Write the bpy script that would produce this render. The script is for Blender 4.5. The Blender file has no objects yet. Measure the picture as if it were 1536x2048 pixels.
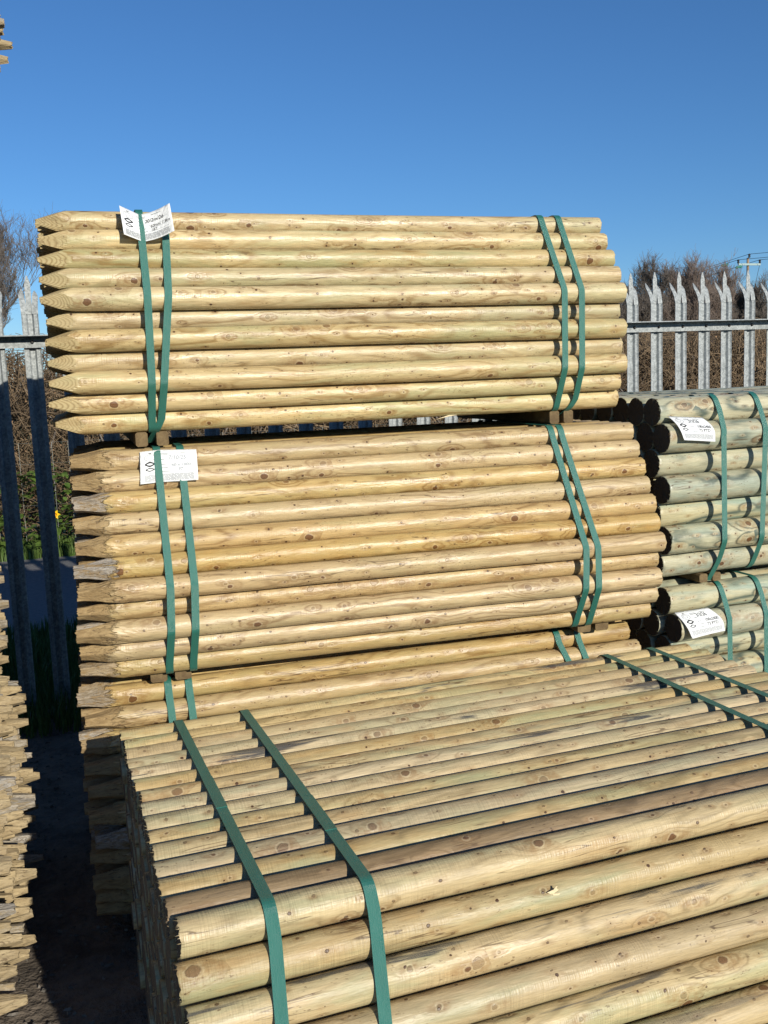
import bpy, math, random
import numpy as np
from mathutils import Vector, Matrix

# ------------------------------------------------------------------ camera, light, exposure
CAM_H = 1.51
sc = bpy.context.scene
C = sc.collection
YAW, PITCH, ROLL, FPX = 0.316358, 0.134675, -0.039576, 1942.47
cam = bpy.data.cameras.new('camera'); co = bpy.data.objects.new('camera', cam); C.objects.link(co)
fw = Vector((math.sin(YAW)*math.cos(PITCH), math.cos(YAW)*math.cos(PITCH), -math.sin(PITCH)))
rt = Vector((math.cos(YAW), -math.sin(YAW), 0)); up = rt.cross(fw)
r2 = rt*math.cos(ROLL)+up*math.sin(ROLL); u2 = -rt*math.sin(ROLL)+up*math.cos(ROLL)
mat = Matrix((r2, u2, -fw)).transposed().to_4x4(); mat.translation = (0, 0, CAM_H)
co.matrix_world = mat
cam.sensor_fit = 'VERTICAL'; cam.sensor_height = 36.0; cam.lens = FPX/2048*36.0
cam.clip_start = 0.05; cam.clip_end = 2000
sc.camera = co

SUN_EL, SUN_AZ = math.radians(20.5), math.radians(12.5)   # azimuth from -Y toward +X
sd = Vector((math.sin(SUN_AZ)*math.cos(SUN_EL), -math.cos(SUN_AZ)*math.cos(SUN_EL), math.sin(SUN_EL)))
sun = bpy.data.lights.new('sun', 'SUN'); so = bpy.data.objects.new('sun', sun); C.objects.link(so)
sun.energy = 4.6; sun.angle = math.radians(0.5); sun.color = (1.0, 0.93, 0.80)
so.rotation_mode = 'QUATERNION'; so.rotation_quaternion = sd.to_track_quat('Z', 'Y')
w = bpy.data.worlds.new('World'); sc.world = w; w.use_nodes = True
nt = w.node_tree; bg = nt.nodes['Background']
sky = nt.nodes.new('ShaderNodeTexSky'); sky.sky_type = 'NISHITA'; sky.sun_disc = False
sky.sun_elevation = SUN_EL; sky.sun_rotation = math.pi - SUN_AZ
sky.air_density = 1.0; sky.dust_density = 0.0; sky.ozone_density = 8.0; sky.altitude = 0
hs = nt.nodes.new('ShaderNodeHueSaturation'); hs.inputs['Saturation'].default_value = 1.03
nt.links.new(sky.outputs[0], hs.inputs['Color']); nt.links.new(hs.outputs[0], bg.inputs[0]); bg.inputs[1].default_value = 0.094
sc.view_settings.view_transform = 'Standard'; sc.view_settings.look = 'None'
sc.view_settings.exposure = 0.2; sc.view_settings.gamma = 1.0

rng = np.random.default_rng(7); random.seed(7)

# ------------------------------------------------------------------ node helpers
def newmat(name, rough=0.5, spec=0.5, metal=0.0, col=(0.5, 0.5, 0.5)):
    m = bpy.data.materials.new(name); m.use_nodes = True
    b = m.node_tree.nodes['Principled BSDF']
    b.inputs['Base Color'].default_value = (*col, 1); b.inputs['Roughness'].default_value = rough
    b.inputs['Specular IOR Level'].default_value = spec; b.inputs['Metallic'].default_value = metal
    return m, m.node_tree, b
class N:
    def __init__(s, nt): s.nt = nt
    def link(s, a, b):
        s.nt.links.new(a, b)
    def put(s, sock, v):
        if v is None: return
        if isinstance(v, bpy.types.NodeSocket): s.nt.links.new(v, sock)
        else:
            if isinstance(v, (tuple, list)) and len(v) == 3 and sock.type == 'RGBA': v = (*v, 1)
            sock.default_value = v
    def math(s, op, a, b=None, c=None, clamp=False):
        n = s.nt.nodes.new('ShaderNodeMath'); n.operation = op; n.use_clamp = clamp
        s.put(n.inputs[0], a); s.put(n.inputs[1], b); s.put(n.inputs[2], c); return n.outputs[0]
    def vmath(s, op, a, b=None):
        n = s.nt.nodes.new('ShaderNodeVectorMath'); n.operation = op
        s.put(n.inputs[0], a); s.put(n.inputs[1], b)
        return n.outputs['Value'] if op in ('LENGTH', 'DISTANCE', 'DOT_PRODUCT') else n.outputs[0]
    def noise(s, vec, scale, detail=3, rough=0.5, dist=0.0):
        n = s.nt.nodes.new('ShaderNodeTexNoise'); s.put(n.inputs['Vector'], vec)
        n.inputs['Scale'].default_value = scale; n.inputs['Detail'].default_value = detail
        n.inputs['Roughness'].default_value = rough; n.inputs['Distortion'].default_value = dist
        return n.outputs['Fac'], n.outputs['Color']
    def voro(s, vec, scale, feature='F1'):
        n = s.nt.nodes.new('ShaderNodeTexVoronoi'); n.feature = feature; s.put(n.inputs['Vector'], vec)
        n.inputs['Scale'].default_value = scale; return n
    def rng(s, v, a, b, c=0.0, d=1.0, smooth=True):
        n = s.nt.nodes.new('ShaderNodeMapRange'); n.interpolation_type = 'SMOOTHSTEP' if smooth else 'LINEAR'
        s.put(n.inputs[0], v); s.put(n.inputs[1], a); s.put(n.inputs[2], b); s.put(n.inputs[3], c); s.put(n.inputs[4], d)
        return n.outputs[0]
    def mix(s, f, a, b, mode='MIX'):
        n = s.nt.nodes.new('ShaderNodeMix'); n.data_type = 'RGBA'; n.blend_type = mode
        s.put(n.inputs[0], f); s.put(n.inputs[6], a); s.put(n.inputs[7], b); return n.outputs[2]
    def comb(s, x, y, z):
        n = s.nt.nodes.new('ShaderNodeCombineXYZ'); s.put(n.inputs[0], x); s.put(n.inputs[1], y); s.put(n.inputs[2], z); return n.outputs[0]
    def sep(s, v):
        n = s.nt.nodes.new('ShaderNodeSeparateXYZ'); s.put(n.inputs[0], v); return n.outputs
    def attr(s, name):
        n = s.nt.nodes.new('ShaderNodeAttribute'); n.attribute_name = name; return n
    def bump(s, h, dist, strength=1.0, normal=None):
        n = s.nt.nodes.new('ShaderNodeBump'); s.put(n.inputs['Height'], h)
        n.inputs['Distance'].default_value = dist; n.inputs['Strength'].default_value = strength
        if normal is not None: s.put(n.inputs['Normal'], normal)
        return n.outputs[0]
    def hsv(s, col, h, sa, v):
        n = s.nt.nodes.new('ShaderNodeHueSaturation'); s.put(n.inputs['Color'], col)
        s.put(n.inputs['Hue'], h); s.put(n.inputs['Saturation'], sa); s.put(n.inputs['Value'], v); return n.outputs[0]

def wood(name, ca, cb, tint, tint_amt, ring_col, ring_amt, figure=0.008, tipmode='cut', stain=0.0, knots=1.0, rough=0.42, lathe=0.3, ringw=0.0036, RAD=0.0325, hw=((0.27, 0.18, 0.08), (0.38, 0.27, 0.13))):
    """solid wood: rings round a wandering pith, knots, colour drift, lathe marks"""
    m, nt, b = newmat(name, rough, 0.5); n = N(nt)
    lp = n.attr('lp').outputs['Vector']; seed = n.attr('seed').outputs['Fac']; tip = n.attr('tip').outputs['Fac']
    xyz = n.sep(lp); x, y, z = xyz[0], xyz[1], xyz[2]
    sx = n.math('MULTIPLY', seed, 53.0); xs = n.math('ADD', x, sx)
    P = n.comb(xs, y, z)
    # random numbers per post
    wn = nt.nodes.new('ShaderNodeTexWhiteNoise'); wn.noise_dimensions = '1D'; n.put(wn.inputs['W'], n.math('MULTIPLY', seed, 991.0))
    rr = n.sep(wn.outputs['Color'])
    # pith offset
    _, pc = n.noise(n.comb(n.math('MULTIPLY', xs, 1.6), seed, 0.0), 1.0, 2)
    po = n.vmath('SUBTRACT', pc, (0.5, 0.5, 0.5)); po = n.vmath('MULTIPLY', po, (0, figure*5, figure*5))
    q = n.vmath('ADD', n.comb(0.0, y, z), po)
    d0 = n.vmath('LENGTH', q)
    # knots, laid out on the unrolled surface so that each one is cut by the lathe
    _, wc = n.noise(P, 55.0, 2)
    arc = n.math('MULTIPLY', n.math('ARCTAN2', z, n.math('MULTIPLY', y, -1.0)), RAD)
    A2 = n.vmath('ADD', n.comb(xs, arc, 0.0), n.vmath('MULTIPLY', n.vmath('SUBTRACT', wc, (0.5, 0.5, 0.5)), (0.007, 0.007, 0)))
    def knotset(scale, off):
        co_ = n.vmath('ADD', A2, off); v = n.voro(co_, scale); v.voronoi_dimensions = '2D'
        dl = n.vmath('SUBTRACT', v.outputs['Position'], co_); U = n.sep(v.outputs['Color'])
        return n.vmath('LENGTH', n.vmath('MULTIPLY', dl, (0.85, 1, 0))), n.vmath('LENGTH', n.vmath('MULTIPLY', dl, (0.42, 1, 0))), U
    kn, _ = n.noise(P, 70.0, 3, 0.6)
    k1, h1, U1 = knotset(11.0, (0, 0, 0)); k2, h2, U2 = knotset(23.0, (5.3, 2.1, 0))
    r1 = n.math('MULTIPLY', n.math('MULTIPLY_ADD', n.math('POWER', U1[0], 3.4), 0.0088, 0.0015), knots)
    r2_ = n.math('MULTIPLY', n.math('MULTIPLY', n.rng(U2[0], 0.5, 1.0), 0.0026), knots)
    k1 = n.math('ADD', k1, n.math('MULTIPLY', n.math('SUBTRACT', kn, 0.5), n.math('MULTIPLY', r1, 0.9)))
    m1 = n.rng(n.math('SUBTRACT', k1, r1), -0.0010, 0.0014, 1.0, 0.0)
    m2 = n.math('MULTIPLY', n.rng(n.math('SUBTRACT', k2, r2_), 0.0, 0.0010, 1.0, 0.0), n.rng(U2[0], 0.5, 0.6))
    halo1 = n.rng(n.math('DIVIDE', n.math('SUBTRACT', h1, r1), n.math('ADD', r1, 0.0012)), 0.0, 2.6, 1.0, 0.0)
    halo2 = n.math('MULTIPLY', n.rng(h2, 0.0015, 0.010, 1.0, 0.0), n.rng(U2[0], 0.5, 0.7))
    dd = n.math('ADD', d0, n.math('MULTIPLY', n.math('MULTIPLY', halo1, r1), 0.85))
    dd = n.math('ADD', dd, n.math('MULTIPLY', halo2, 0.0014))
    wob, _ = n.noise(n.vmath('MULTIPLY', P, (7, 26, 26)), 1.0, 3)
    dd = n.math('ADD', dd, n.math('MULTIPLY', wob, 0.005))
    ph = n.math('MULTIPLY', dd, 2*math.pi/ringw)
    s = n.math('SINE', ph); s = n.math('MULTIPLY_ADD', s, 0.5, 0.5)
    ring = n.math('POWER', s, 3.6)
    amp, _ = n.noise(n.vmath('MULTIPLY', P, (3.0, 14, 14)), 1.0, 3)
    ringf = n.math('MULTIPLY', ring, n.rng(amp, 0.34, 0.64))
    ringf = n.math('MULTIPLY', ringf, ring_amt)
    # colours
    base = n.mix(rr[0], ca, cb)
    drift, _ = n.noise(n.vmath('MULTIPLY', P, (2.6, 16, 16)), 1.0, 4, 0.55, 0.6)
    base = n.mix(n.math('MULTIPLY', n.rng(drift, 0.42, 0.66), n.math('MULTIPLY_ADD', rr[1], tint_amt*0.6, tint_amt*0.55)), base, tint)
    pale, _ = n.noise(n.vmath('MULTIPLY', n.vmath('ADD', P, (9, 0, 0)), (4.5, 30, 30)), 1.0, 4, 0.6, 0.8)
    base = n.mix(n.math('MULTIPLY', n.rng(pale, 0.5, 0.72), 0.5), base, tuple(min(0.85, c*1.30+0.02) for c in ca))
    warm, _ = n.noise(n.vmath('MULTIPLY', n.vmath('ADD', P, (5, 4, 0)), (5.5, 22, 22)), 1.0, 4, 0.6)
    base = n.mix(n.math('MULTIPLY', n.rng(warm, 0.54, 0.74), 0.55), base, (ca[0]*0.80, ca[1]*0.64, ca[2]*0.50))
    base = n.mix(ringf, base, ring_col)
    # fine fibres and flecks
    fib, _ = n.noise(n.vmath('MULTIPLY', P, (28, 420, 420)), 1.0, 3, 0.6)
    base = n.hsv(base, 0.5, 1.0, n.rng(fib, 0.3, 0.7, 0.88, 1.1))
    fl, _ = n.noise(n.vmath('MULTIPLY', P, (90, 260, 260)), 1.0, 2, 0.5)
    flm, _ = n.noise(n.vmath('ADD', n.vmath('MULTIPLY', P, (6, 20, 20)), (7, 7, 7)), 1.0, 2)
    base = n.mix(n.math('MULTIPLY', n.math('MULTIPLY', n.rng(fl, 0.62, 0.70), n.rng(flm, 0.5, 0.62)), 0.75), base, (0.10, 0.055, 0.025))
    ck, _ = n.noise(n.vmath('MULTIPLY', n.vmath('ADD', P, (1, 3, 5)), (2.2, 48, 48)), 1.0, 2, 0.5)
    cg, _ = n.noise(n.vmath('MULTIPLY', n.vmath('ADD', P, (8, 3, 5)), (3.0, 12, 12)), 1.0, 1)
    crack = n.math('MULTIPLY', n.rng(n.math('ABSOLUTE', n.math('SUBTRACT', ck, 0.5)), 0.003, 0.011, 1.0, 0.0), n.rng(cg, 0.56, 0.62))
    base = n.mix(n.math('MULTIPLY', crack, 0.75), base, (0.10, 0.060, 0.03))
    # lathe bands
    la, _ = n.noise(n.vmath('MULTIPLY', P, (300, 5, 5)), 1.0, 2, 0.4)
    lam, _ = n.noise(n.vmath('MULTIPLY', P, (4, 18, 18)), 1.0, 2)
    lat = n.math('MULTIPLY', n.math('SUBTRACT', la, 0.5), n.rng(lam, 0.42, 0.6))
    base = n.hsv(base, 0.5, 1.0, n.math('MULTIPLY_ADD', lat, 0.5*lathe, 1.0))
    # knots colour
    base = n.mix(n.math('MULTIPLY', n.math('MULTIPLY', n.math('MAXIMUM', n.math('MULTIPLY', n.math('SUBTRACT', halo1, m1), 0.9), n.math('MULTIPLY', halo2, 0.6)), n.rng(kn, 0.3, 0.65, 0.15, 0.75)), 1.0), base, (0.27, 0.155, 0.065))
    kc = n.mix(n.math('MULTIPLY_ADD', n.math('SINE', n.math('MULTIPLY', k1, 3400.0)), 0.5, 0.5), (0.080, 0.036, 0.017), (0.21, 0.105, 0.048))
    rim = n.rng(n.math('ABSOLUTE', n.math('SUBTRACT', k1, r1)), 0.0, 0.0013, 1.0, 0.0)
    kc = n.mix(n.math('MULTIPLY', rim, 0.8), kc, (0.055, 0.028, 0.015))
    base = n.mix(n.math('MULTIPLY', m1, n.rng(U1[1], 0.1, 0.6, 0.5, 0.97)), base, kc)
    base = n.mix(n.math('MULTIPLY', m2, n.rng(U2[1], 0.1, 0.7, 0.5, 0.97)), base, (0.075, 0.036, 0.018))
    base = n.mix(n.math('MULTIPLY', n.rng(n.math('ABSOLUTE', n.math('SUBTRACT', n.math('SUBTRACT', k1, r1), 0.0022)), 0.0, 0.0022, 1.0, 0.0), 0.25), base, (0.66, 0.56, 0.36))
    # random overall value
    base = n.hsv(base, 0.5, n.math('MULTIPLY_ADD', rr[1], 0.25, 0.9), n.math('MULTIPLY_ADD', rr[2], 0.20, 0.87))
    if stain > 0:
        sn, _ = n.noise(n.vmath('MULTIPLY', n.vmath('ADD', P, (2, 2, 9)), (2.6, 34, 34)), 1.0, 5, 0.6, 0.4)
        gate = n.math('MULTIPLY', n.rng(rr[2], 0.58, 0.75), n.rng(z, 0.008, 0.022))
        st = n.math('MULTIPLY', n.rng(sn, 0.53, 0.60), gate)
        base = n.mix(n.math('MULTIPLY', st, stain), base, (0.062, 0.064, 0.066))
    rgh = n.math('MULTIPLY_ADD', n.math('SUBTRACT', pale, 0.5), -0.5, rough)
    h = n.math('MULTIPLY_ADD', ring, 0.22, n.math('MULTIPLY', fib, 0.35))
    h = n.math('ADD', h, n.math('MULTIPLY', lat, lathe*2.2))
    h = n.math('SUBTRACT', h, n.math('MULTIPLY', m1, 0.5)); h = n.math('SUBTRACT', h, n.math('MULTIPLY', m2, 0.8))
    h = n.math('ADD', h, n.math('MULTIPLY', halo1, 0.9))
    lump, _ = n.noise(n.vmath('MULTIPLY', P, (14, 40, 40)), 1.0, 3, 0.6)
    h = n.math('ADD', h, n.math('MULTIPLY', lump, 2.6))
    nrm = n.bump(h, 0.0011, 0.9)
    if tipmode == 'hewn':
        tn, _ = n.noise(n.vmath('MULTIPLY', P, (16, 55, 55)), 1.0, 4, 0.65, 1.0)
        ts, _ = n.noise(n.vmath('MULTIPLY', P, (26, 190, 190)), 1.0, 4, 0.7, 0.8)
        tm = n.rng(n.math('MULTIPLY_ADD', n.math('SUBTRACT', tn, 0.5), 0.9, tip), 0.42, 0.52)
        gate = n.rng(rr[1], 0.70, 0.9)
        hew = n.mix(n.rng(tn, 0.35, 0.65), hw[0], hw[1])
        gry = n.mix(n.rng(ts, 0.35, 0.65), (0.13, 0.115, 0.10), (0.46, 0.43, 0.38))
        hew = n.mix(n.math('MULTIPLY', gate, n.rng(n.math('ADD', tn, n.math('MULTIPLY', tip, 0.1)), 0.42, 0.62)), hew, gry)
        hew = n.mix(n.math('MULTIPLY', n.rng(ts, 0.56, 0.66), 0.8), hew, (0.075, 0.045, 0.022))
        base = n.mix(tm, base, hew)
        rgh = n.math('MAXIMUM', rgh, n.math('MULTIPLY', tm, 0.85))
        nrm = n.bump(n.math('MULTIPLY', n.math('ADD', ts, tn), tm), 0.0035, 1.0, nrm)
    else:
        rgh = n.math('MAXIMUM', rgh, n.math('MULTIPLY', tip, 0.7))
        cut = n.mix(n.math('MULTIPLY', n.math('POWER', s, 2.0), 0.75), (0.47, 0.38, 0.20), (0.24, 0.175, 0.08))
        base = n.mix(n.math('MULTIPLY', n.rng(tip, 0.3, 0.6), 0.6), base, cut)
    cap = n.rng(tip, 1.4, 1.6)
    base = n.mix(cap, base, n.mix(n.math('MULTIPLY', s, fib), (0.10, 0.078, 0.052), (0.045, 0.034, 0.024)))  # dark end grain, plus shade on the post ends painted into the colour
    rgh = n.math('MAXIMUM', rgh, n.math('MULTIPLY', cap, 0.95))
    n.put(b.inputs['Base Color'], base); n.put(b.inputs['Roughness'], rgh); n.put(b.inputs['Normal'], nrm)
    return m

W_T = wood('pale_new_pine', (0.54, 0.43, 0.238), (0.49, 0.375, 0.195), (0.37, 0.37, 0.20), 0.7, (0.27, 0.17, 0.07), 0.8)
W_M = wood('golden_pine', (0.50, 0.37, 0.182), (0.455, 0.32, 0.148), (0.38, 0.33, 0.165), 0.5, (0.22, 0.125, 0.048), 0.75, tipmode='hewn')
W_F = wood('dusty_pine', (0.50, 0.395, 0.222), (0.44, 0.33, 0.172), (0.33, 0.345, 0.20), 0.75, (0.22, 0.165, 0.085), 0.6, stain=0.9, rough=0.46, lathe=0.9)
W_FB = wood('brown_weathered_pine', (0.30, 0.205, 0.10), (0.28, 0.19, 0.09), (0.24, 0.18, 0.10), 0.5, (0.14, 0.09, 0.04), 0.6, stain=0.7, rough=0.5, lathe=0.5)
W_R = wood('green_treated_pine', (0.45, 0.43, 0.295), (0.47, 0.42, 0.26), (0.28, 0.35, 0.28), 0.9, (0.095, 0.120, 0.095), 1.0, figure=0.012, rough=0.42, ringw=0.0070, RAD=0.05)
W_L = wood('mixed_pine', (0.46, 0.37, 0.22), (0.40, 0.34, 0.21), (0.30, 0.34, 0.27), 0.9, (0.22, 0.15, 0.07), 0.6, tipmode='hewn', hw=((0.31, 0.235, 0.13), (0.42, 0.33, 0.19)))

def simple_noise_mat(name, c1, c2, scale, rough=0.8, bump=0.002, detail=6, metal=0, spec=0.3, stretch=(1, 1, 1), coord='Object'):
    m, nt, b = newmat(name, rough, spec, metal); n = N(nt)
    tc = nt.nodes.new('ShaderNodeTexCoord'); v = n.vmath('MULTIPLY', tc.outputs[coord], stretch)
    f, _ = n.noise(v, scale, detail, 0.6); g, _ = n.noise(v, scale*5.3, 3, 0.6)
    k = n.rng(n.math('MULTIPLY_ADD', g, 0.35, n.math('MULTIPLY', f, 0.75)), 0.35, 0.72)
    n.put(b.inputs['Base Color'], n.mix(k, c1, c2)); n.put(b.inputs['Normal'], n.bump(n.math('ADD', f, g), bump, 0.8))
    return m
M_BEAR = simple_noise_mat('bearer_wood', (0.19, 0.135, 0.065), (0.11, 0.072, 0.034), 30, 0.8, 0.001)
M_DIRT = simple_noise_mat('yard_dirt', (0.085, 0.07, 0.055), (0.17, 0.14, 0.11), 9, 0.95, 0.02)
M_PATH = simple_noise_mat('asphalt', (0.13, 0.13, 0.135), (0.19, 0.185, 0.18), 30, 0.9, 0.004)
M_GRASSG = simple_noise_mat('verge_ground', (0.035, 0.055, 0.015), (0.09, 0.10, 0.03), 6, 0.95, 0.03)
M_FIELD = simple_noise_mat('field', (0.06, 0.085, 0.025), (0.10, 0.10, 0.045), 0.3, 0.95, 0.02)
M_BLADE = simple_noise_mat('grass_blade', (0.05, 0.10, 0.02), (0.11, 0.17, 0.04), 3, 0.6, 0.0)
M_LEAF = simple_noise_mat('dock_leaf', (0.035, 0.075, 0.013), (0.11, 0.17, 0.035), 9, 0.5, 0.001)
M_TWIG = simple_noise_mat('hedge_twig', (0.085, 0.060, 0.038), (0.25, 0.18, 0.11), 2.5, 0.9, 0.0)
M_BARK = simple_noise_mat('grey_bark', (0.11, 0.092, 0.078), (0.19, 0.165, 0.145), 3, 0.9, 0.0)
M_BARKR = simple_noise_mat('russet_bark', (0.17, 0.125, 0.10), (0.26, 0.21, 0.18), 1.2, 0.9, 0.0)
M_DEADLEAF = simple_noise_mat('dead_leaf', (0.16, 0.085, 0.045), (0.40, 0.25, 0.14), 5, 0.8, 0.0)
M_STONE = simple_noise_mat('stone_chip', (0.06, 0.055, 0.05), (0.19, 0.17, 0.145), 20, 0.9, 0.001)
M_POLEW = simple_noise_mat('pole_wood', (0.20, 0.13, 0.08), (0.33, 0.24, 0.16), 4, 0.9, 0.002)
M_DARK = newmat('dark_metal', 0.5, 0.4, 0.0, (0.03, 0.03, 0.03))[0]
M_GREENGL = newmat('green_glass', 0.25, 0.5, 0.0, (0.05, 0.22, 0.18))[0]
M_PALEARM = newmat('pale_steel_arm', 0.5, 0.5, 0.0, (0.30, 0.40, 0.39))[0]
M_YEL = newmat('daffodil_yellow', 0.5, 0.3, 0.0, (0.85, 0.50, 0.01))[0]
M_SPL = newmat('splinter', 0.8, 0.2, 0.0, (0.72, 0.60, 0.38))[0]
def galv():
    m, nt, b = newmat('galvanised_steel', 0.6, 0.4, 0.15); n = N(nt)
    tc = nt.nodes.new('ShaderNodeTexCoord'); v = tc.outputs['Object']
    f, _ = n.noise(v, 40, 4, 0.65); g, _ = n.noise(n.vmath('MULTIPLY', v, (1, 1, 0.25)), 14, 5, 0.7)
    vo = n.voro(v, 130)
    k = n.math('MULTIPLY_ADD', n.sep(vo.outputs['Color'])[0], 0.22, n.math('MULTIPLY_ADD', f, 0.4, n.math('MULTIPLY', g, 0.55)))
    n.put(b.inputs['Base Color'], n.mix(n.rng(k, 0.35, 0.85), (0.18, 0.20, 0.205), (0.44, 0.47, 0.475)))
    n.put(b.inputs['Roughness'], n.rng(g, 0.3, 0.7, 0.55, 0.8)); return m
M_GALV = galv()
def strapmat():
    m, nt, b = newmat('green_strap', 0.36, 0.9); n = N(nt)
    a = n.attr('lp').outputs['Vector']; s = n.sep(a)
    f, _ = n.noise(n.vmath('MULTIPLY', a, (60, 14, 1)), 1.0, 3)
    n.put(b.inputs['Base Color'], n.mix(f, (0.016, 0.125, 0.092), (0.027, 0.175, 0.137)))
    # embossed lozenge pattern and long ribs
    e1 = n.math('SINE', n.math('MULTIPLY', n.math('ADD', s[0], s[1]), 2*math.pi/0.0021))
    e2 = n.math('SINE', n.math('MULTIPLY', n.math('SUBTRACT', s[0], s[1]), 2*math.pi/0.0021))
    e = n.math('MULTIPLY', e1, e2); r = n.math('SINE', n.math('MULTIPLY', s[0], 2*math.pi/0.0035))
    n.put(b.inputs['Normal'], n.bump(n.math('MULTIPLY_ADD', r, 0.7, e), 0.00022, 0.8))
    n.put(b.inputs['Roughness'], n.rng(f, 0.3, 0.7, 0.33, 0.42)); return m
M_STRAP = strapmat()
def papermat():
    m, nt, b = newmat('label_paper', 0.6, 0.3); n = N(nt)
    tc = nt.nodes.new('ShaderNodeTexCoord'); f, _ = n.noise(tc.outputs['Object'], 60, 4)
    n.put(b.inputs['Base Color'], n.mix(f, (0.74, 0.77, 0.78), (0.82, 0.83, 0.82)))
    n.put(b.inputs['Normal'], n.bump(n.noise(tc.outputs['Object'], 42, 3, 0.6, 1.5)[0], 0.004, 0.8)); return m
M_PAPER = papermat()
M_INK = newmat('black_ink', 0.6, 0.3, 0, (0.02, 0.02, 0.025))[0]
M_PRINT = newmat('grey_print', 0.7, 0.3, 0, (0.10, 0.11, 0.12))[0]
M_FAINT = newmat('faint_pen', 0.7, 0.3, 0, (0.30, 0.32, 0.35))[0]
M_TWINE = newmat('wire', 0.5, 0.5, 0.5, (0.25, 0.27, 0.25))[0]

# ------------------------------------------------------------------ object helpers
def mesh(name, V, F, m, parent=None, smooth=None, attrs=None, loc=None):
    me = bpy.data.meshes.new(name); me.from_pydata(np.asarray(V, float).tolist(), [], F if isinstance(F, list) else F.tolist())
    if smooth is not None:
        if isinstance(smooth, bool): smooth = np.full(len(me.polygons), smooth)
        me.polygons.foreach_set('use_smooth', np.asarray(smooth, bool))
    if attrs:
        for k, v in attrs.items():
            v = np.asarray(v, np.float32)
            if v.ndim == 2:
                a = me.attributes.new(k, 'FLOAT_VECTOR', 'POINT'); a.data.foreach_set('vector', v.ravel())
            else:
                a = me.attributes.new(k, 'FLOAT', 'POINT'); a.data.foreach_set('value', v)
    me.materials.append(m); me.update()
    o = bpy.data.objects.new(name, me); C.objects.link(o)
    if parent is not None: o.parent = parent
    if loc is not None: o.location = loc
    return o
def empty(name, loc, rz=0.0):
    o = bpy.data.objects.new(name, None); C.objects.link(o); o.location = loc; o.rotation_euler = (0, 0, rz); o.empty_display_size = 0.1
    return o
def tag(o, label=None, cat=None, group=None, kind=None):
    if label: o['label'] = label
    if cat: o['category'] = cat
    if group: o['group'] = group
    if kind: o['kind'] = kind
    return o
class MB:
    def __init__(s): s.V = []; s.F = []; s.n = 0
    def add(s, V, F):
        V = np.asarray(V, float); s.V.append(V); s.F += [tuple(int(i)+s.n for i in f) for f in F]; s.n += len(V)
    def box(s, x0, x1, y0, y1, z0, z1, bev=0.0):
        if bev <= 0:
            V = [(x, y, z) for x in (x0, x1) for y in (y0, y1) for z in (z0, z1)]
            s.add(V, [(0, 1, 3, 2), (4, 6, 7, 5), (0, 4, 5, 1), (2, 3, 7, 6), (0, 2, 6, 4), (1, 5, 7, 3)]); return
        # octagonal section along y
        P = [(x0+bev, z0), (x1-bev, z0), (x1, z0+bev), (x1, z1-bev), (x1-bev, z1), (x0+bev, z1), (x0, z1-bev), (x0, z0+bev)]
        V = [(p[0], y0, p[1]) for p in P]+[(p[0], y1, p[1]) for p in P]
        s.add(V, [tuple(range(8))[::-1], tuple(range(8, 16))]+[(i, (i+1) % 8, 8+(i+1) % 8, 8+i) for i in range(8)])
    def tube(s, pts, rads, k=6, cap=True):
        pts = np.asarray(pts, float); n = len(pts); V = []
        T = np.gradient(pts, axis=0); T /= np.linalg.norm(T, axis=1)[:, None]+1e-12
        ref = np.array([0, 0, 1.0]) if abs(T[0][2]) < 0.9 else np.array([1.0, 0, 0])
        a = np.cross(T, ref); a /= np.linalg.norm(a, axis=1)[:, None]+1e-12; b = np.cross(T, a)
        ang = np.arange(k)*2*math.pi/k
        rads = np.broadcast_to(np.asarray(rads, float), (n,))
        V = pts[:, None, :]+rads[:, None, None]*(np.cos(ang)[None, :, None]*a[:, None, :]+np.sin(ang)[None, :, None]*b[:, None, :])
        F = [(i*k+j, i*k+(j+1) % k, (i+1)*k+(j+1) % k, (i+1)*k+j) for i in range(n-1) for j in range(k)]
        if cap: F += [tuple(range(k))[::-1], tuple(range((n-1)*k, n*k))]
        s.add(V.reshape(-1, 3), F)
    def obj(s, name, m, parent=None, smooth=False, loc=None):
        return mesh(name, np.concatenate(s.V), s.F, m, parent, smooth, None, loc)

# ------------------------------------------------------------------ the ground
def sheet(name, x0, x1, y0, y1, z, m, nx=2, ny=2, amp=0.0, seed=0, flat=None):
    r = np.random.default_rng(seed)
    xs = np.linspace(x0, x1, nx); ys = np.linspace(y0, y1, ny); X, Y = np.meshgrid(xs, ys, indexing='ij')
    Z = np.full_like(X, z)
    if amp: Z = Z+r.normal(0, amp, X.shape)
    V = np.stack([X, Y, Z], -1).reshape(-1, 3)
    F = [(i*ny+j, (i+1)*ny+j, (i+1)*ny+j+1, i*ny+j+1) for i in range(nx-1) for j in range(ny-1)]
    o = mesh(name, V, F, m, None, True); tag(o, kind='structure'); return o
sheet('ground', -900, 900, -300, 1500, -0.05, M_FIELD)
sheet('yard', -8, 12, -6, 4.86, -0.012, M_DIRT, 260, 150, 0.006, 3)
sheet('verge', -60, 90, 4.86, 6.45, -0.02, M_GRASSG)
sheet('path', -60, 90, 6.45, 9.7, -0.03, M_PATH)

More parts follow.
